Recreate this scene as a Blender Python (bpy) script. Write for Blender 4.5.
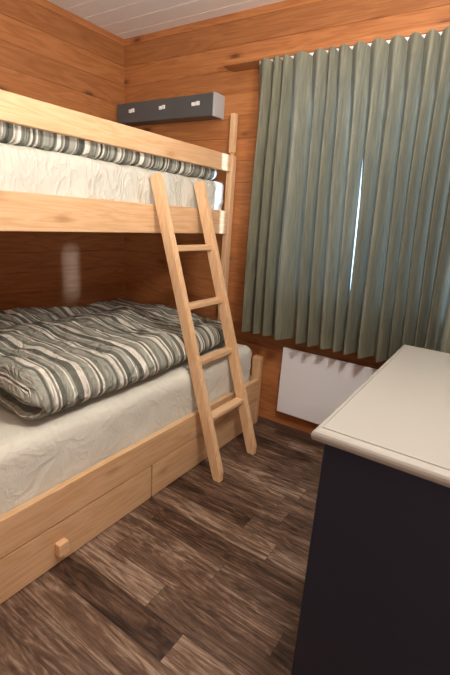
import bpy, bmesh, math, random
from mathutils import Vector, Matrix, noise
random.seed(4)
S = bpy.context.scene
for o in list(bpy.data.objects):
    bpy.data.objects.remove(o)

# ---------------------------------------------------------------- camera
cam = bpy.data.cameras.new('camera')
cam.sensor_fit = 'VERTICAL'; cam.sensor_height = 24.0; cam.lens = 24.0 * 420.07 / 675.0
cam.clip_start = 0.02
cam_o = bpy.data.objects.new('camera', cam); S.collection.objects.link(cam_o)
yaw, pit, rol = 0.5784, -0.2774, 0.0662
F = Vector((-math.sin(yaw)*math.cos(pit), math.cos(yaw)*math.cos(pit), math.sin(pit)))
Rv = Vector((math.cos(yaw), math.sin(yaw), 0)); U = Rv.cross(F)
R2 = Rv*math.cos(rol) + U*math.sin(rol); U2 = -Rv*math.sin(rol) + U*math.cos(rol)
M = Matrix((R2, U2, -F)).transposed().to_4x4()
M.translation = Vector((2.4023, -2.232, 1.27))
cam_o.matrix_world = M
S.camera = cam_o

# ---------------------------------------------------------------- light
world = bpy.data.worlds.new('daylight'); S.world = world; world.use_nodes = True
bg = world.node_tree.nodes['Background']
bg.inputs['Color'].default_value = (0.46, 0.70, 1.0, 1); bg.inputs['Strength'].default_value = 3.5

def area(name, loc, target, size, power, col, size_y=None, shape='DISK', portal=False):
    l = bpy.data.lights.new(name, 'AREA'); l.shape = shape; l.size = size
    if size_y: l.size_y = size_y
    l.energy = power; l.color = col
    o = bpy.data.objects.new(name, l); S.collection.objects.link(o); o.location = loc
    o.rotation_euler = (Vector(target) - Vector(loc)).to_track_quat('-Z', 'Y').to_euler()
    if portal: l.cycles.is_portal = True
    return o
area('window_daylight_portal', (2.2, 0.14, 1.45), (2.2, -1, 1.45), 1.9, 1, (1, 1, 1), 1.2, 'RECTANGLE', True)
def bulb(name, loc, radius, power, col):
    l = bpy.data.lights.new(name, 'POINT'); l.shadow_soft_size = radius; l.energy = power; l.color = col
    o = bpy.data.objects.new(name, l); S.collection.objects.link(o); o.location = loc
bulb('ceiling_lamp_light', (2.25, -1.32, 1.96), .10, 45, (1.0, 0.94, 0.87))
bulb('front_fill_light', (2.95, -2.75, 1.45), .25, 22, (1.0, 0.94, 0.88))  # added fill from behind the camera, lifts near sides and lower bunk
up = bpy.data.lights.new('ceiling_fill_spot', 'SPOT'); up.energy = 150; up.color = (1.0, .93, .86); up.spot_size = math.radians(78); up.spot_blend = .9; up.shadow_soft_size = .15  # added spot with no lamp behind it, brightens ceiling and upper walls
up_o = bpy.data.objects.new('ceiling_fill_spot', up); S.collection.objects.link(up_o); up_o.location = (2.75, -2.6, 1.25)
up_o.rotation_euler = (Vector((1.3, -1.1, 2.35)) - Vector((2.75, -2.6, 1.25))).to_track_quat('-Z', 'Y').to_euler()
sun = bpy.data.lights.new('low_sun', 'SUN'); sun.energy = 6.5; sun.angle = math.radians(6); sun.color = (.45, .72, 1.0)
sun_o = bpy.data.objects.new('low_sun', sun); S.collection.objects.link(sun_o)
sun_o.rotation_euler = Vector((-1, -.38, -.18)).to_track_quat('-Z', 'Y').to_euler()

S.view_settings.view_transform = 'Standard'; S.view_settings.look = 'None'
S.view_settings.gamma = 1; S.view_settings.use_curve_mapping = False
S.view_settings.exposure = 0.36

# ---------------------------------------------------------------- materials
def srgb(r, g, b):
    f = lambda c: (c/255/12.92) if c/255 <= .04045 else ((c/255+.055)/1.055)**2.4
    return (f(r), f(g), f(b), 1)
def mat(name, rough=.5, spec=.5):
    m = bpy.data.materials.new(name); m.use_nodes = True
    nt = m.node_tree; b = nt.nodes['Principled BSDF']
    b.inputs['Roughness'].default_value = rough; b.inputs['Specular IOR Level'].default_value = spec
    return m, nt, b
def N(nt, t, **k):
    n = nt.nodes.new(t)
    for a, v in k.items(): setattr(n, a, v)
    return n
def setin(n, **k):
    for a, v in k.items(): n.inputs[a.replace('_', ' ')].default_value = v
    return n
def ramp(nt, stops, interp='LINEAR'):
    r = N(nt, 'ShaderNodeValToRGB'); e = r.color_ramp; e.interpolation = interp
    while len(e.elements) < len(stops): e.elements.new(.5)
    for el, (p, c) in zip(e.elements, stops): el.position = p; el.color = c
    return r
def mathn(nt, op, a, b=None, c=None):
    n = N(nt, 'ShaderNodeMath', operation=op)
    for i, v in enumerate((a, b, c)):
        if v is None: continue
        if isinstance(v, (int, float)): n.inputs[i].default_value = v
        else: nt.links.new(v, n.inputs[i])
    return n.outputs[0]
def mixc(nt, fac, a, b, mode='MIX'):
    n = N(nt, 'ShaderNodeMix', data_type='RGBA', blend_type=mode)
    for i, v in ((0, fac), (6, a), (7, b)):
        if isinstance(v, (int, float)): n.inputs[i].default_value = v
        elif isinstance(v, tuple): n.inputs[i].default_value = v
        else: nt.links.new(v, n.inputs[i])
    return n.outputs[2]

def wood(name, dark, mid, light, knot, axis=0, scale=1.0, rough=.45, board=0.0, board_axis=2, knots=.5, contrast=1.0, tone=.12, coord='pos'):
    """grain runs along axis; with board > 0 every board has its own tone"""
    m, nt, b = mat(name, rough, .4); L = nt.links
    if coord == 'pos':
        src = N(nt, 'ShaderNodeNewGeometry').outputs['Position']
    else:
        src = N(nt, 'ShaderNodeTexCoord').outputs['Object']
    sep = N(nt, 'ShaderNodeSeparateXYZ'); L.new(src, sep.inputs[0])
    ax = [sep.outputs[i] for i in range(3)]
    bid = None
    if board:
        bid = mathn(nt, 'FLOOR', mathn(nt, 'DIVIDE', mathn(nt, 'SUBTRACT', ax[board_axis], .035), board))
        shift = mathn(nt, 'MULTIPLY', bid, 3.71)
        ax[axis] = mathn(nt, 'ADD', ax[axis], shift)
    comb = N(nt, 'ShaderNodeCombineXYZ')
    for i in range(3):
        k = 1.3 if i == axis else 16.0
        L.new(mathn(nt, 'MULTIPLY', ax[i], k*scale), comb.inputs[i])
    n1 = setin(N(nt, 'ShaderNodeTexNoise'), Scale=1.0, Detail=3.0, Roughness=.55, Distortion=.6); L.new(comb.outputs[0], n1.inputs['Vector'])
    rings = mathn(nt, 'FRACT', mathn(nt, 'MULTIPLY', n1.outputs[0], 7.0))
    rings = mathn(nt, 'ABSOLUTE', mathn(nt, 'SUBTRACT', rings, .5))
    comb2 = N(nt, 'ShaderNodeCombineXYZ')
    for i in range(3):
        L.new(mathn(nt, 'MULTIPLY', ax[i], (5.0 if i == axis else 150.0)*scale), comb2.inputs[i])
    n2 = setin(N(nt, 'ShaderNodeTexNoise'), Scale=1.0, Detail=2.0, Roughness=.6); L.new(comb2.outputs[0], n2.inputs['Vector'])
    v = mathn(nt, 'ADD', mathn(nt, 'MULTIPLY', rings, .9*contrast), mathn(nt, 'MULTIPLY', n2.outputs[0], .45*contrast))
    v = mathn(nt, 'ADD', v, .28 - .225*(contrast-1))
    r = ramp(nt, [(0.05, dark), (.5, mid), (.95, light)]); L.new(v, r.inputs[0])
    col = r.outputs[0]
    # knots
    comb3 = N(nt, 'ShaderNodeCombineXYZ')
    for i in range(3):
        L.new(mathn(nt, 'MULTIPLY', ax[i], 3.2 if i == axis else 8.5), comb3.inputs[i])
    vo = setin(N(nt, 'ShaderNodeTexVoronoi'), Scale=1.0, Randomness=1.0); L.new(comb3.outputs[0], vo.inputs['Vector'])
    kf = ramp(nt, [(0, (knots,)*3+(1,)), (.07, (knots*.8,)*3+(1,)), (.14, (knots*.25,)*3+(1,)), (.24, (0, 0, 0, 1))]); L.new(vo.outputs['Distance'], kf.inputs[0])
    col = mixc(nt, kf.outputs[0], col, knot)
    if board:
        wn = N(nt, 'ShaderNodeTexWhiteNoise', noise_dimensions='1D'); L.new(bid, wn.inputs['W'])
        g = mathn(nt, 'ADD', mathn(nt, 'MULTIPLY', wn.outputs['Value'], 2*tone), 1-tone)
        col = mixc(nt, 1.0, col, g, 'MULTIPLY')
    L.new(col, b.inputs['Base Color'])
    bp = setin(N(nt, 'ShaderNodeBump'), Strength=.12, Distance=.002); L.new(v, bp.inputs['Height']); L.new(bp.outputs[0], b.inputs['Normal'])
    return m

wall_cols = (srgb(112, 66, 34), srgb(155, 97, 55), srgb(174, 115, 68), srgb(66, 34, 18))
M_wall_y = wood('log_wall_along_room', *wall_cols, axis=1, board=.12, board_axis=2, knots=.85, rough=.5)
M_wall_x = wood('log_wall_across_room', *wall_cols, axis=0, board=.12, board_axis=2, knots=.85, rough=.5)
pine = (srgb(178, 130, 88), srgb(206, 163, 120), srgb(218, 180, 140), srgb(150, 96, 56))
M_pine_x = wood('pine_x', *pine, axis=0, knots=.5, rough=.42)
M_pine_y = wood('pine_y', *pine, axis=1, knots=.5, rough=.42)
M_pine_z = wood('pine_z', *pine, axis=2, knots=.5, rough=.42)
rung = (srgb(192, 146, 104), srgb(218, 176, 132), srgb(228, 192, 152), srgb(160, 104, 62))
M_rung = wood('ladder_rung_pine', *rung, axis=1, knots=.1, rough=.4)
M_stile = wood('ladder_stile_pine', *rung, axis=2, knots=.12, rough=.4)

def plain(name, col, rough=.5, spec=.5, bump=0, bscale=200, var=0.0, metal=0):
    m, nt, b = mat(name, rough, spec); b.inputs['Metallic'].default_value = metal
    n = setin(N(nt, 'ShaderNodeTexNoise'), Scale=bscale, Detail=3.0)
    nt.links.new(N(nt, 'ShaderNodeNewGeometry').outputs['Position'], n.inputs['Vector'])
    if bump:
        bp = setin(N(nt, 'ShaderNodeBump'), Strength=bump, Distance=.002)
        nt.links.new(n.outputs[0], bp.inputs['Height']); nt.links.new(bp.outputs[0], b.inputs['Normal'])
    n3 = setin(N(nt, 'ShaderNodeTexNoise'), Scale=3.0, Detail=2.0)
    nt.links.new(N(nt, 'ShaderNodeNewGeometry').outputs['Position'], n3.inputs['Vector'])
    g = mathn(nt, 'ADD', mathn(nt, 'MULTIPLY', n3.outputs[0], 2*var), 1-var)
    nt.links.new(mixc(nt, 1.0, col, g, 'MULTIPLY'), b.inputs['Base Color'])
    return m
M_ceil = plain('white_ceiling_boards', srgb(238, 233, 228), .55, .3, var=.03)
def sheet(name, col, strength, sc=(7, 9, 9)):
    m, nt, b = mat(name, .8, .2); L = nt.links
    mp = N(nt, 'ShaderNodeMapping'); mp.inputs['Scale'].default_value = sc; mp.inputs['Rotation'].default_value = (.6, 0, 0)
    L.new(N(nt, 'ShaderNodeNewGeometry').outputs['Position'], mp.inputs[0])
    n = setin(N(nt, 'ShaderNodeTexNoise'), Scale=1.0, Detail=2.0, Roughness=.5, Distortion=1.2); L.new(mp.outputs[0], n.inputs['Vector'])
    r1 = mathn(nt, 'ABSOLUTE', mathn(nt, 'SUBTRACT', n.outputs[0], .5))
    n2 = setin(N(nt, 'ShaderNodeTexNoise'), Scale=3.1, Detail=2.0, Roughness=.5, Distortion=1.0); L.new(mp.outputs[0], n2.inputs['Vector'])
    r2 = mathn(nt, 'ABSOLUTE', mathn(nt, 'SUBTRACT', n2.outputs[0], .5))
    hgt = mathn(nt, 'ADD', mathn(nt, 'POWER', r1, .6), mathn(nt, 'MULTIPLY', mathn(nt, 'POWER', r2, .7), .4))
    bp = setin(N(nt, 'ShaderNodeBump'), Strength=strength, Distance=.02); bp.invert = True
    L.new(hgt, bp.inputs['Height']); L.new(bp.outputs[0], b.inputs['Normal'])
    b.inputs['Base Color'].default_value = col
    return m
M_sheet = sheet('cotton_sheet', srgb(214, 212, 200), .34)
M_sheet_up = sheet('upper_cotton_sheet', srgb(202, 200, 188), .6, (5, 12, 5))
M_dresser = plain('dark_blue_paint', srgb(40, 45, 60), .5, .35, var=.04)
M_top = plain('greige_lacquer', srgb(158, 154, 146), .32, .5, bump=.05, bscale=60, var=.03)
M_heater = plain('white_enamel', srgb(226, 228, 232), .4, .4, var=.01)
M_white = plain('white_plastic', srgb(232, 232, 232), .35, .5)
M_box = plain('dark_grey_laminate', srgb(80, 83, 84), .35, .5, bump=.2, bscale=40, var=.25)
M_boxend = plain('grey_end_panel', srgb(172, 173, 172), .4, .5, bump=.1, bscale=60, var=.15)
M_black = plain('black_gap', srgb(20, 20, 22), .6, .3)
M_base = wood('brown_baseboard', srgb(58, 40, 30), srgb(84, 62, 50), srgb(104, 80, 66), srgb(40, 28, 22), axis=0, knots=.1)

def floor_mat():
    m, nt, b = mat('weathered_plank_floor', .42, .4); L = nt.links
    pos = N(nt, 'ShaderNodeNewGeometry').outputs['Position']
    sep = N(nt, 'ShaderNodeSeparateXYZ'); L.new(pos, sep.inputs[0])
    W, LEN = .105, .70
    ry = mathn(nt, 'DIVIDE', mathn(nt, 'ADD', sep.outputs[1], 10.03), W)
    row = mathn(nt, 'FLOOR', ry); fy = mathn(nt, 'FRACT', ry)
    wn = N(nt, 'ShaderNodeTexWhiteNoise', noise_dimensions='1D'); L.new(row, wn.inputs['W'])
    rx = mathn(nt, 'DIVIDE', mathn(nt, 'ADD', sep.outputs[0], mathn(nt, 'MULTIPLY', wn.outputs['Value'], 7.0)), LEN)
    cx = mathn(nt, 'FLOOR', rx); fx = mathn(nt, 'FRACT', rx)
    cc = N(nt, 'ShaderNodeCombineXYZ'); L.new(row, cc.inputs[0]); L.new(cx, cc.inputs[1])
    w2 = N(nt, 'ShaderNodeTexWhiteNoise', noise_dimensions='2D'); L.new(cc.outputs[0], w2.inputs['Vector'])
    rnd = w2.outputs['Value']
    gx = mathn(nt, 'ADD', mathn(nt, 'MULTIPLY', sep.outputs[0], 1.6), mathn(nt, 'MULTIPLY', rnd, 37.0))
    gv = N(nt, 'ShaderNodeCombineXYZ'); L.new(gx, gv.inputs[0]); L.new(mathn(nt, 'MULTIPLY', sep.outputs[1], 13.0), gv.inputs[1])
    n1 = setin(N(nt, 'ShaderNodeTexNoise'), Scale=1.0, Detail=4.0, Roughness=.6, Distortion=1.2); L.new(gv.outputs[0], n1.inputs['Vector'])
    ring = mathn(nt, 'ABSOLUTE', mathn(nt, 'SUBTRACT', mathn(nt, 'FRACT', mathn(nt, 'MULTIPLY', n1.outputs[0], 6.0)), .5))
    gv2 = N(nt, 'ShaderNodeCombineXYZ'); L.new(mathn(nt, 'MULTIPLY', gx, 2.2), gv2.inputs[0]); L.new(mathn(nt, 'MULTIPLY', sep.outputs[1], 120.0), gv2.inputs[1])
    n2 = setin(N(nt, 'ShaderNodeTexNoise'), Scale=1.0, Detail=5.0, Roughness=.75); L.new(gv2.outputs[0], n2.inputs['Vector'])
    v = mathn(nt, 'ADD', mathn(nt, 'MULTIPLY', ring, .52), mathn(nt, 'ADD', mathn(nt, 'MULTIPLY', n2.outputs[0], .9), -.07))
    gv3 = N(nt, 'ShaderNodeCombineXYZ'); L.new(mathn(nt, 'MULTIPLY', gx, 3.0), gv3.inputs[0]); L.new(mathn(nt, 'MULTIPLY', sep.outputs[1], 26.0), gv3.inputs[1])
    n3 = setin(N(nt, 'ShaderNodeTexNoise'), Scale=1.0, Detail=5.0, Roughness=.75, Distortion=.8); L.new(gv3.outputs[0], n3.inputs['Vector'])
    v = mathn(nt, 'ADD', v, mathn(nt, 'MULTIPLY', mathn(nt, 'SUBTRACT', n3.outputs[0], .5), 1.1))
    v = mathn(nt, 'ADD', v, mathn(nt, 'MULTIPLY', mathn(nt, 'SUBTRACT', rnd, .5), .40))
    r = ramp(nt, [(.15, srgb(36, 25, 19)), (.40, srgb(78, 59, 47)), (.62, srgb(110, 88, 73)), (.92, srgb(164, 146, 130))]); L.new(v, r.inputs[0])
    w3 = N(nt, 'ShaderNodeTexWhiteNoise', noise_dimensions='3D'); L.new(cc.outputs[0], w3.inputs['Vector'])
    tint = ramp(nt, [(0, (.94, .86, .80, 1)), (.5, (1.0, .95, .90, 1)), (1, (1.0, .98, .96, 1))]); L.new(w3.outputs['Value'], tint.inputs[0])
    col = mixc(nt, 1.0, r.outputs[0], tint.outputs[0], 'MULTIPLY')
    # joints
    ey = mathn(nt, 'LESS_THAN', mathn(nt, 'MINIMUM', fy, mathn(nt, 'SUBTRACT', 1.0, fy)), .012)
    ex = mathn(nt, 'LESS_THAN', mathn(nt, 'MINIMUM', fx, mathn(nt, 'SUBTRACT', 1.0, fx)), .002)
    e = mathn(nt, 'MAXIMUM', ex, ey)
    col = mixc(nt, mathn(nt, 'MULTIPLY', e, .55), col, srgb(34, 24, 18))
    L.new(col, b.inputs['Base Color'])
    bp = setin(N(nt, 'ShaderNodeBump'), Strength=.25, Distance=.0015); L.new(mathn(nt, 'SUBTRACT', v, e), bp.inputs['Height']); L.new(bp.outputs[0], b.inputs['Normal'])
    return m
M_floor = floor_mat()

def curtain_mat():
    m, nt, b = mat('green_grey_curtain_cloth', .6, .25); L = nt.links
    pos = N(nt, 'ShaderNodeNewGeometry').outputs['Position']
    mp = N(nt, 'ShaderNodeMapping'); mp.inputs['Scale'].default_value = (90, 90, 6); L.new(pos, mp.inputs[0])
    n = setin(N(nt, 'ShaderNodeTexNoise'), Scale=1.0, Detail=3.0, Roughness=.7); L.new(mp.outputs[0], n.inputs['Vector'])
    r = ramp(nt, [(.25, srgb(92, 92, 76)), (.75, srgb(138, 135, 114))]); L.new(n.outputs[0], r.inputs[0])
    L.new(r.outputs[0], b.inputs['Base Color'])
    tr = N(nt, 'ShaderNodeBsdfTranslucent'); tr.inputs['Color'].default_value = srgb(150, 152, 140)
    mx = N(nt, 'ShaderNodeMixShader'); mx.inputs[0].default_value = .16
    L.new(b.outputs[0], mx.inputs[1]); L.new(tr.outputs[0], mx.inputs[2])
    L.new(mx.outputs[0], nt.nodes['Material Output'].inputs['Surface'])
    return m
M_curtain = curtain_mat()

def duvet_mat(name, period=.30):
    m, nt, b = mat(name, .8, .2); L = nt.links
    uv = N(nt, 'ShaderNodeUVMap'); uv.uv_map = 'UVMap'
    sep = N(nt, 'ShaderNodeSeparateXYZ'); L.new(uv.outputs[0], sep.inputs[0])
    n = setin(N(nt, 'ShaderNodeTexNoise'), Scale=5.0, Detail=1.0); L.new(uv.outputs[0], n.inputs['Vector'])
    v = mathn(nt, 'ADD', sep.outputs[1], mathn(nt, 'MULTIPLY', mathn(nt, 'SUBTRACT', n.outputs[0], .5), .03))
    f = mathn(nt, 'FRACT', mathn(nt, 'DIVIDE', v, period))
    sage, drk, crm, mid = srgb(162, 164, 152), srgb(106, 108, 100), srgb(230, 226, 214), srgb(134, 137, 126)
    seq = [(0, sage, .13), (0, drk, .035), (0, sage, .02), (0, crm, .06), (0, mid, .03), (0, crm, .025), (0, drk, .07), (0, sage, .10), (0, crm, .02), (0, sage, .03),
           (0, drk, .09), (0, crm, .09), (0, mid, .05), (0, sage, .08), (0, crm, .03), (0, drk, .04), (0, crm, .035), (0, mid, .065)]
    tot = sum(s[2] for s in seq); p = 0; stops = []
    for _, c, w in seq: stops.append((p/tot, c)); p += w
    r = ramp(nt, stops, 'CONSTANT'); L.new(f, r.inputs[0])
    L.new(r.outputs[0], b.inputs['Base Color'])
    mp = N(nt, 'ShaderNodeMapping'); mp.inputs['Scale'].default_value = (6, 11, 1); mp.inputs['Rotation'].default_value = (0, 0, .35)
    L.new(uv.outputs[0], mp.inputs[0])
    fn = setin(N(nt, 'ShaderNodeTexNoise'), Scale=1.3, Detail=3.0, Roughness=.55, Distortion=1.4); L.new(mp.outputs[0], fn.inputs['Vector'])
    hg = mathn(nt, 'POWER', mathn(nt, 'ABSOLUTE', mathn(nt, 'SUBTRACT', fn.outputs[0], .5)), .6)
    bp = setin(N(nt, 'ShaderNodeBump'), Strength=.8, Distance=.04); bp.invert = True; L.new(hg, bp.inputs['Height']); L.new(bp.outputs[0], b.inputs['Normal'])
    return m
M_duvet = duvet_mat('striped_duvet_cotton')

def glass_mat():
    m, nt, b = mat('window_glass', .02, .5)
    gl = N(nt, 'ShaderNodeBsdfGlossy'); gl.inputs['Roughness'].default_value = .02
    tr = N(nt, 'ShaderNodeBsdfTransparent'); mx = N(nt, 'ShaderNodeMixShader')
    mx.inputs[0].default_value = .07
    nt.links.new(tr.outputs[0], mx.inputs[1]); nt.links.new(gl.outputs[0], mx.inputs[2])
    nt.links.new(mx.outputs[0], nt.nodes['Material Output'].inputs['Surface'])
    return m
M_glass = glass_mat()

# ---------------------------------------------------------------- builders
def root(name, loc, label, cat, group=None):
    o = bpy.data.objects.new(name, None); S.collection.objects.link(o); o.location = loc
    o.empty_display_size = .05
    o['label'] = label; o['category'] = cat
    if group: o['group'] = group
    return o
def origin_of(parent):
    v = Vector((0, 0, 0))
    while parent is not None: v += parent.location; parent = parent.parent
    return v
def obj(name, bm, m, parent=None, kind=None, smooth=False, base=None, label=None):
    """bm is in world coordinates"""
    me = bpy.data.meshes.new(name)
    off = origin_of(parent)
    loc = Vector(base) - off if base is not None else Vector((0, 0, 0))
    bmesh.ops.translate(bm, verts=bm.verts, vec=-(off + loc))
    bmesh.ops.recalc_face_normals(bm, faces=bm.faces)
    bm.to_mesh(me); bm.free()
    for p in me.polygons: p.use_smooth = smooth
    o = bpy.data.objects.new(name, me); S.collection.objects.link(o)
    o.location = loc; o.parent = parent
    me.materials.append(m)
    if kind: o['kind'] = kind
    if label: o['label'] = label
    return o
def tag(o, label, cat, group=None):
    o['label'] = label; o['category'] = cat
    if group: o['group'] = group
    return o
def add_box(bm, lo, hi, bev=.0, seg=2, rot=None, piv=None):
    lo, hi = Vector(lo), Vector(hi)
    r = bmesh.ops.create_cube(bm, size=1)
    vs = r['verts']
    for v in vs: v.co = Vector([lo[i] + (v.co[i]+.5)*(hi[i]-lo[i]) for i in range(3)])
    if rot: bmesh.ops.rotate(bm, verts=vs, cent=piv or (lo+hi)/2, matrix=rot)
    if bev:
        es = list({e for v in vs for e in v.link_edges})
        bmesh.ops.bevel(bm, geom=es, offset=bev, segments=seg, affect='EDGES', profile=.5)
    return bm
def box(lo, hi, bev=.002, **k): return add_box(bmesh.new(), lo, hi, bev, **k)
def add_prism(bm, pts, axis, a, b):
    """polygon pts in the two other axes, extruded from a to b along axis"""
    oth = [i for i in range(3) if i != axis]
    def P(p, t):
        c = [0, 0, 0]; c[oth[0]] = p[0]; c[oth[1]] = p[1]; c[axis] = t; return c
    v0 = [bm.verts.new(P(p, a)) for p in pts]; v1 = [bm.verts.new(P(p, b)) for p in pts]
    n = len(pts)
    for i in range(n): bm.faces.new((v0[i], v0[(i+1) % n], v1[(i+1) % n], v1[i]))
    bm.faces.new(v0); bm.faces.new(v1[::-1])
    return bm

def board_profile(z0, z1, pitch, depth, groove=.0022, off=.035):
    """(offset, z) points of boards with V joints between them, room side at 0"""
    pts = [(0, z0)]
    k = math.ceil((z0 - off)/pitch + .001)
    while True:
        z = off + k*pitch
        if z >= z1 - groove: break
        if z > z0 + groove:
            pts += [(0, z-groove), (depth, z), (0, z+groove)]
        k += 1
    pts.append((0, z1))
    return pts

H = 2.354
XR, YB = 4.05, -3.45
# floor and ceiling
obj('floor', box((-.1, YB-.1, -.08), (XR+.1, .1, 0), 0), M_floor, kind='structure')
bm = bmesh.new()
prof = [(YB-.1, H+.08), (YB-.1, H)]
y = YB
while y < -.02:
    prof += [(y-.0025, H), (y, H+.002), (y+.0025, H)]; y += .125
prof += [(.1, H), (.1, H+.08)]
add_prism(bm, prof, 0, -.1, XR+.1)
obj('ceiling', bm, M_ceil, kind='structure')
# walls of boards
def side_wall(name, axis, face, out, a, b, z0, z1, m, th=.1, bm=None):
    """axis = direction the boards run; face = position of room face; out = +1/-1 away from room"""
    bm = bm or bmesh.new()
    pr = board_profile(z0, z1, .12, .003)
    pts = [(face + out*o, z) for o, z in pr] + [(face + out*th, z1), (face + out*th, z0)]
    add_prism(bm, pts, axis, a, b)
    return bm
obj('wall_left', side_wall('l', 1, 0, -1, YB, 0, 0, H, M_wall_y), M_wall_y, kind='structure')
obj('wall_right', side_wall('r', 1, XR, 1, YB, 0, 0, H, M_wall_y), M_wall_y, kind='structure')
obj('wall_front', side_wall('f', 0, YB, -1, -.1, XR+.1, 0, H, M_wall_x), M_wall_x, kind='structure')
WX0, WX1, WZ0, WZ1 = 1.19, 3.10, .86, 2.02
bm = bmesh.new()
side_wall('', 0, 0, 1, -.1, WX0, 0, H, None, bm=bm)
side_wall('', 0, 0, 1, WX1, XR+.1, 0, H, None, bm=bm)
side_wall('', 0, 0, 1, WX0, WX1, 0, WZ0, None, bm=bm)
side_wall('', 0, 0, 1, WX0, WX1, WZ1, H, None, bm=bm)
obj('wall_back', bm, M_wall_x, kind='structure')
bm = box((.0, -.012, 0), (XR, 0, .045), .002)
obj('baseboard_back', bm, M_base, kind='structure')

# window
win = bpy.data.objects.new('window_1', None); S.collection.objects.link(win); win.location = (2.18, .06, WZ0); win['kind'] = 'structure'
bm = bmesh.new()
f = .07
add_box(bm, (WX0, .03, WZ0), (WX0+f, .09, WZ1), .003); add_box(bm, (WX1-f, .03, WZ0), (WX1, .09, WZ1), .003)
add_box(bm, (WX0+f, .03, WZ0), (WX1-f, .09, WZ0+f), .003); add_box(bm, (WX0+f, .03, WZ1-f), (WX1-f, .09, WZ1), .003)
add_box(bm, (2.15, .035, WZ0+f), (2.21, .085, WZ1-f), .003)
obj('window_frame', bm, M_pine_z, win)
obj('pane', box((WX0+f, .057, WZ0+f), (2.15, .063, WZ1-f), 0), M_glass, win)
obj('pane', box((2.21, .057, WZ0+f), (WX1-f, .063, WZ1-f), 0), M_glass, win)
obj('window_sill', box((WX0-.02, -.03, WZ0-.022), (WX1+.02, .03, WZ0-.002), .003), M_pine_x, win)

# curtain valance and rail
VZ = 2.062
val = root('curtain_valance', (2.1, -.05, VZ), 'long orange pine valance board projecting from the wall above the green curtains', 'valance')
obj('shelf_board', box((.886, -.108, VZ), (3.4, -.001, VZ+.028), .002), M_wall_x, val)
tag(obj('curtain_rail', box((1.11, -.100, VZ-.020), (3.3, -.080, VZ-.0005), .002), M_white, base=(2.2, -.09, VZ-.022)),
    'thin white curtain rail under the pine valance at the curtain tops', 'curtain rail')

# curtains ---------------------------------------------------------------
NT, XA, XB, USPLIT = 29.5, 1.122, 3.25, .267
def cloth_point(u, t):
    """u along the rail, t 0 at the top .. 1 at the hem"""
    nz1 = noise.noise(Vector((u*NT*.9, t*1.5, 3.1)))
    nz2 = noise.noise(Vector((u*NT*.30, t*.5, 10.4)))
    nz3 = noise.noise(Vector((u*NT*.55, t*1.1, 20.4)))
    nzc = noise.noise(Vector((u*NT*.5, 0.3, 31.7)))
    w = max(0, min(1, t/.75)); w = w*w*(3-2*w)
    x = XA + (XB-XA)*u + .012*t + .075*t*math.sin(math.pi*min(1, u/.56))
    ph = 2*math.pi*(u*NT + .08*nz1 + .8*noise.noise(Vector((u*NT*.38, 0, 55.5))) + w*(.50*nz2 + .30*nz3))
    s_ = math.sin(ph)
    shp = math.tanh(2.0*s_)/math.tanh(2.0)
    pinch = 1 - 2*(abs(math.sin(ph/2 + math.pi/4))**.8)
    wt = max(0, 1 - t/.16)
    A = .018 + .024*min(1, t/.35) + w*(.008 + .030*nzc)
    y = -.128 - .002*w - A*(shp*(1-wt) + wt*-pinch) + .006*nz3*w + .004*math.sin(ph*2.7+u*40)*w
    x += (.0075*math.sin(2*ph) + .004*nz1)*min(1, t/.2)
    z = (VZ-.004) + (.632-VZ+.004)*t
    if t < .03: z -= (1-t/.03)*.0085*(1 + pinch)
    if t == 1: z += .006*nz2 + .003*s_
    return x, y, z
def curtain(name, ua, ub, shift, label):
    bm = bmesh.new(); nx = int((ub-ua)*NT*30); nz_ = 64; grid = []
    for j in range(nz_+1):
        t = j/nz_; row = []
        for i in range(nx+1):
            x, y, z = cloth_point(ua+(ub-ua)*i/nx, t)
            e = (1-i/nx) if shift > 0 else i/nx
            x += shift*(math.sin(math.pi*max(0, min(1, (t-.28)/.64))))*max(0, (e-.8)/.2)
            row.append(bm.verts.new((x, y, z)))
        grid.append(row)
    for j in range(nz_):
        for i in range(nx):
            bm.faces.new((grid[j][i], grid[j][i+1], grid[j+1][i+1], grid[j+1][i]))
    o = obj(name, bm, M_curtain, smooth=True, base=(XA+(XB-XA)*(ua+ub)/2, -.12, .632))
    return tag(o, label, 'curtain')
curtain('curtain', 0, USPLIT, -.001, 'left green grey curtain panel, its outer edge hanging near the bunk bed')
curtain('curtain', USPLIT, 1, .009, 'right green grey curtain panel, hanging down behind the dark dresser')

# heater -----------------------------------------------------------------
ht = root('panel_heater', (1.77, 0, .146), 'flat white panel heater on the wall below the curtains', 'heater')
obj('front_panel', box((1.393, -.052, .146), (2.16, -.036, .556), .003), M_heater, ht)
obj('back_box', box((1.43, -.036, .18), (2.12, -.0005, .52), .003), M_heater, ht)

# wall box ---------------------------------------------------------------
wb = root('wall_shelf_box', (.435, 0, 1.83), 'long dark grey box mounted on the wall above the top bunk', 'wall box')
obj('body', box((.040, -.10, 1.826), (.824, -.0005, 1.943), .003), M_box, wb)
obj('end_panel', box((.824, -.102, 1.822), (.836, -.0005, 1.945), .002), M_boxend, wb, label='light grey end panel')
for cx_, w in ((.178, .046), (.440, .046), (.702, .056)):
    bm = bmesh.new()
    add_box(bm, (cx_-w/2, -.108, 1.882), (cx_-.002, -.100, 1.902), .002)
    add_box(bm, (cx_+.002, -.108, 1.884), (cx_+w/2, -.100, 1.906), .002)
    obj('clip', bm, M_white, wb, label='small white clip')

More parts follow.
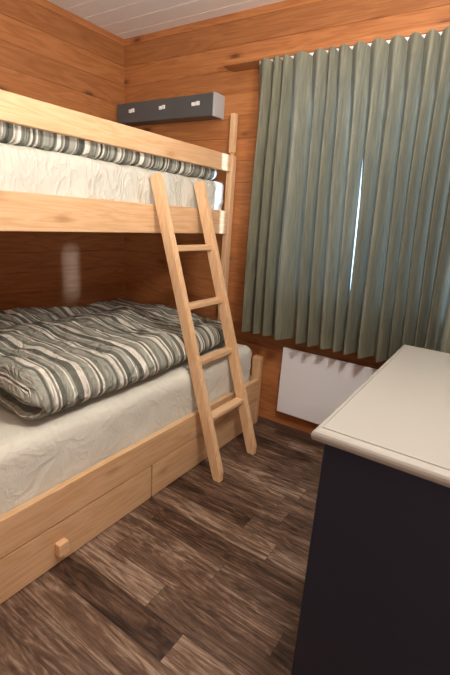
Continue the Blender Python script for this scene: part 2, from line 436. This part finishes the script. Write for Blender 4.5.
# bunk bed ---------------------------------------------------------------
YE = -.05; YN = -2.12
WU, WL = .944, 1.25
bed = root('bunk_bed', (.62, -1.08, 0), 'pale pine bunk bed with a wider lower bunk and underbed drawers', 'bunk bed')
def post(x0, x1, y0, y1, z0, z1, b=.004): obj('post', box((x0, y0, z0), (x1, y1, z1), b), M_pine_z, bed)
post(.908, WU+.004, YE, -.006, 0, 1.618)
post(.882, WU, YN, YN+.045, 0, 1.618); post(.012, .07, YN, YN+.045, 0, 1.618)
bm = bmesh.new(); add_box(bm, (.912, YE+.004, 1.634), (WU, -.010, 1.842), .004)
add_box(bm, (.918, -.036, 1.6185), (.938, -.018, 1.64), 0)
obj('post_extension', bm, M_pine_z, bed)
post(1.188, WL, YE, -.006, 0, .455, .01); post(1.188, WL, YN, YN+.045, 0, .455, .01)
obj('guard_rail', box((.914, YN+.045, 1.528), (WU, YE-.0005, 1.618), .004), M_pine_y, bed)
obj('side_rail', box((.914, YN+.045, 1.1765), (WU, YE-.0005, 1.310), .004), M_pine_y, bed)
obj('side_rail', box((.012, YN+.045, 1.1765), (.04, YE-.0005, 1.310), .004), M_pine_y, bed)
obj('end_rail', box((.07, YE+.006, 1.19), (.908, YE+.034, 1.310), .003), M_pine_x, bed)
obj('end_rail', box((.07, YN+.006, 1.19), (.882, YN+.034, 1.618), .003), M_pine_x, bed)
obj('bed_base', box((.0405, YN+.046, 1.205), (.9135, YE-.002, 1.225), .001), M_pine_x, bed)
obj('side_rail', box((1.222, YN+.045, .1785), (WL, YE-.0005, .3126), .0015), M_pine_y, bed)
obj('side_rail', box((.012, YN+.045, .1785), (.04, YE-.0005, .3126), .003), M_pine_y, bed)
obj('bed_base', box((.0405, YN+.046, .20), (1.2215, YE-.002, .22), .001), M_pine_x, bed)
obj('end_rail', box((.949, YE+.006, .18), (1.188, YE+.034, .3126), .003), M_pine_x, bed)
obj('end_rail', box((.07, YE+.006, .18), (.908, YE+.034, .3126), .003), M_pine_x, bed)
obj('end_rail', box((.07, YN+.006, .18), (1.188, YN+.034, .42), .003), M_pine_x, bed)
def drawer(y0, y1, knob):
    bm = bmesh.new()
    add_box(bm, (1.226, y0, .006), (WL-.001, y1, .171), .0015)
    add_box(bm, (.45, y0+.02, .012), (1.226, y0+.035, .14)); add_box(bm, (.45, y1-.035, .012), (1.226, y1-.02, .14))
    add_box(bm, (.45, y0+.035, .012), (.465, y1-.035, .14)); add_box(bm, (.465, y0+.035, .012), (1.226, y1-.035, .022))
    d = obj('drawer', bm, M_pine_y, bed)
    if knob is not None:
        bm = bmesh.new(); add_box(bm, (WL-.001, knob-.021, .050), (WL+.026, knob+.021, .102), .004)
        obj('knob', bm, M_rung, d, label='square wooden knob')
drawer(-.994, -.056, None); drawer(-1.95, -1.003, -1.478)

# ladder -----------------------------------------------------------------
lad = root('bunk_ladder', (1.36, -.52, 0), 'pale wooden ladder with slanted stiles leaning on the top bunk', 'ladder')
SL = .324; n = Vector((1, 0, SL)).normalized()
def stile(y0, y1):
    D = .058
    ft = lambda z: 1.448 - SL*z
    dx = D*math.hypot(1, SL)
    zt = 1.452
    pts = [(1.430, 0), (ft(.055), .055), (ft(zt), zt), (ft(zt)-D*n.x, zt-D*n.z), (ft(.0)-dx, 0)]
    bm = bmesh.new(); add_prism(bm, pts, 1, y0, y1)
    bmesh.ops.recalc_face_normals(bm, faces=bm.faces)
    bmesh.ops.bevel(bm, geom=list(bm.edges), offset=.004, segments=2, affect='EDGES')
    obj('stile', bm, M_stile, lad)
stile(-.706, -.672); stile(-.375, -.341)
for z in (1.112, .840, .575, .300):
    xc = 1.448 - SL*z - .034
    bm = box((xc-.030, -.673, z-.014), (xc+.018, -.371, z+.014), .006)
    obj('rung', bm, M_rung, lad)

# dresser ----------------------------------------------------------------
DZ = .8155
X0, X1, Y0, Y1 = 2.101, 2.56, -1.381, -.417
dr = root('dresser', ((X0+X1)/2, (Y0+Y1)/2, 0), 'dark navy dresser with a light greige top, in front of the curtains', 'dresser')
bm = bmesh.new(); add_box(bm, (X0+.026, Y0+.024, 0), (X1-.02, Y1-.015, DZ-.03), .004, seg=3)
obj('carcass', bm, M_dresser, dr)
# top: moulded rim around a slightly lower inset panel
def top_profile():
    return [(.010, DZ-.030), (.004, DZ-.027), (.001, DZ-.022), (0, DZ-.016), (.001, DZ-.010), (.0035, DZ-.005), (.008, DZ-.001), (.013, DZ)]
bm = bmesh.new()
rings = []
for o_, z_ in top_profile():
    rings.append([bm.verts.new(c) for c in ((X0+o_, Y0+o_, z_), (X1-o_, Y0+o_, z_), (X1-o_, Y1-o_, z_), (X0+o_, Y1-o_, z_))])
rim = .022
rings.append([bm.verts.new(c) for c in ((X0+.016, Y0+rim, DZ), (X1-.016, Y0+rim, DZ), (X1-.016, Y1-.016, DZ), (X0+.016, Y1-.016, DZ))])
rings.append([bm.verts.new(c) for c in ((X0+.016, Y0+rim, DZ-.006), (X1-.016, Y0+rim, DZ-.006), (X1-.016, Y1-.016, DZ-.006), (X0+.016, Y1-.016, DZ-.006))])
for a, b in zip(rings, rings[1:]):
    for i in range(4): bm.faces.new((a[i], a[(i+1) % 4], b[(i+1) % 4], b[i]))
bm.faces.new(rings[0]); bm.faces.new(rings[-1])
obj('top_moulding', bm, M_top, dr)
obj('top_panel', box((X0+.017, Y0+rim+.004, DZ-.006), (X1-.017, Y1-.017, DZ+.0005), .001), M_top, dr)

# soft things ------------------------------------------------------------
def soft_box(lo, hi, r, step, disp=None, uvf=None, rx=None):
    lo, hi = Vector(lo), Vector(hi); bm = bmesh.new()
    nseg = [max(2, int(round((hi[i]-lo[i])/step))) for i in range(3)]
    cache = {}
    def P(i, j, k):
        if (i, j, k) in cache: return cache[(i, j, k)]
        p = Vector([lo[a] + (hi[a]-lo[a])*q/nseg[a] for a, q in enumerate((i, j, k))])
        q = Vector([min(max(p[a], lo[a]+r), hi[a]-r) for a in range(3)])
        d = p - q
        if d.length > 1e-9:
            L_ = max(abs(c) for c in d); nrm = d.normalized(); p2 = q + nrm*(r if L_ > r*.999 else L_)
        else: p2 = p; nrm = Vector((0, 0, 1))
        if disp: p2 = disp(p2, nrm)
        v = bm.verts.new(p2); cache[(i, j, k)] = v; return v
    n0, n1, n2 = nseg; fs = []
    def quad(a, b, c, d):
        fs.append(bm.faces.new((P(*a), P(*b), P(*c), P(*d))))
    for i in range(n0):
        for j in range(n1):
            quad((i, j, 0), (i, j+1, 0), (i+1, j+1, 0), (i+1, j, 0)); quad((i, j, n2), (i+1, j, n2), (i+1, j+1, n2), (i, j+1, n2))
    for i in range(n0):
        for k in range(n2):
            quad((i, 0, k), (i+1, 0, k), (i+1, 0, k+1), (i, 0, k+1)); quad((i, n1, k), (i, n1, k+1), (i+1, n1, k+1), (i+1, n1, k))
    for j in range(n1):
        for k in range(n2):
            quad((0, j, k), (0, j, k+1), (0, j+1, k+1), (0, j+1, k)); quad((n0, j, k), (n0, j+1, k), (n0, j+1, k+1), (n0, j, k+1))
    if uvf:
        inv = {v: k for k, v in cache.items()}
        uvl = bm.loops.layers.uv.new('UVMap')
        for f_ in bm.faces:
            for l in f_.loops:
                i, j, k = inv[l.vert]
                l[uvl].uv = uvf(Vector([lo[a] + (hi[a]-lo[a])*q/nseg[a] for a, q in enumerate((i, j, k))]))
    return bm
def nz(p, s, seed=0): return noise.noise(Vector((p.x*s[0]+seed, p.y*s[1]+seed*1.7, p.z*s[2]-seed)))
def ridge(p, s, seed=0): return 1 - abs(nz(p, s, seed))*2

# upper mattress
def d_up(p, n_):
    side = max(0, n_.x)
    w = .012*ridge(Vector((p.x, p.y + p.z*.6, p.z)), (6, 11, 7), 3) * side + .005*nz(p, (4, 5, 9), 8)*side
    w += .007*ridge(Vector((p.x, p.y - p.z*1.2, p.z)), (9, 20, 16), 5)*side
    if p.z < 1.34 and side > .2: w -= .004*abs(math.sin(p.y*16))
    return p + n_*(w - .004)
um = obj('mattress', soft_box((.055, -2.05, 1.2265), (.912, -.058, 1.470), .035, .022, d_up), M_sheet_up, smooth=True, base=(.48, -1.05, 1.2265))
tag(um, 'mattress in a rumpled cream sheet on the top bunk', 'mattress')
# lower mattress
def d_lo(p, n_):
    side = max(0, n_.x); up = max(0, n_.z)
    q = Vector((p.x, p.y + p.z*.9, p.z))
    w = (.005*ridge(q, (6, 9, 9), 1) + .003*ridge(Vector((p.x, p.y-p.z, p.z)), (9, 22, 14), 6))*side + .006*nz(p, (2, 3, 2), 4)*up
    w += .004*ridge(Vector((p.x+p.y*.4, p.y, p.z)), (7, 5, 1), 9)*up*(1 if p.x > .9 else .3)
    # crease under the ladder
    w -= .012*math.exp(-((p.y+.53+.1*(p.z-.4))/.012)**2)*side
    return p + n_*(w-.004)
lm = obj('mattress', soft_box((.045, -2.05, .221), (1.214, -.058, .535), .06, .022, d_lo), M_sheet, smooth=True, base=(.63, -1.05, .221))
tag(lm, 'wide mattress in a smooth beige sheet on the lower bunk', 'mattress')

# lower duvet
DY0, DY1 = -1.535, -.10
def d_duv(p, n_):
    x, y, z = p
    up = max(0, n_.z); fr = max(0, n_.x); end = max(0, -n_.y)
    h = (z-.535)/.15
    o = Vector((0, 0, 0))
    puff = .030*nz(p, (2.6, 2.2, 0), 11) + .022*ridge(Vector((p.x+p.y*.25, p.y, 0)), (2.2, 4.4, 0), 2) - .006
    wr = .011*ridge(Vector((p.x*.8+p.y*.3, p.y-p.x*.35, 0)), (5, 11, 0), 5) + .008*nz(p, (12, 14, 0), 6) + .006*ridge(Vector((p.x+p.y*.5, p.y, 0)), (4, 17, 0), 9)
    o.z += up*(puff + wr)
    o.z -= max(0, h)*(.030*max(0, min(1, (.45-x)/.4)) + .035*max(0, min(1, (y+.75)/.65)))
    o.z -= up*.018*math.exp(-((x-.42-.12*math.sin(y*3))/.05)**2)      # long crease along the bed
    # front bulge
    if h > .02: o.x += fr*(.042*math.sin(math.pi*min(1, h*1.0))*(1-.6*max(0, min(1, (y+.9)/.5))) + .012*nz(p, (1, 5, 5), 3) + .006*ridge(p, (3, 14, 4), 8))
    # taper towards the window end
    t = max(0, min(1, (y+.9)/.8))
    o.x -= .085*t*max(0, min(1, (x-.6)/.5))
    # curled hollow at the near end
    if y < DY0+.09:
        e = end
        mouth = 1.5*math.exp(-((x-.93)/.20)**2 - ((h-.45)/.27)**2) + .6*math.exp(-((h-.42)/.12)**2)
        o.y += e*(.055*mouth + .012*math.sin(h*16+x*6) + .01*nz(p, (9, 2, 20), 2))
        o.y -= e*.02*max(0, h-.6)*2
    return p + o
def uv_d(q): # q: undisplaced box point
    ex = max(0, .685-q.z) if q.x > 1.15 else 0
    v = q.y
    if q.y < DY0+.001: v = q.y - (.685-q.z)*1.0
    return (q.x + ex, v)
dv = obj('duvet', soft_box((.05, DY0, .541), (1.165, DY1, .686), .062, .0145, d_duv, uv_d), M_duvet, smooth=True, base=(.62, -.83, .537))
tag(dv, 'thick folded duvet in sage and cream stripes on the lower bunk', 'duvet')

# upper duvet
def d_ud(p, n_):
    fr = max(0, n_.x); up = max(0, n_.z)
    o = Vector((0, 0, 0))
    o.x += fr*(.012*ridge(p, (3, 16, 3), 4) + .006*nz(p, (3, 6, 5), 8))
    o.z += up*(.010*nz(p, (4, 7, 0), 2) + .008*ridge(p, (2, 14, 0), 4))
    return p + o
ud = obj('duvet', soft_box((.06, -2.0, 1.471), (.893, -.10, 1.560), .042, .0145, d_ud, lambda q: (q.x, q.y+.03)), M_duvet, smooth=True, base=(.47, -1.05, 1.471))
tag(ud, 'striped sage duvet half hidden behind the guard rail of the top bunk', 'duvet')
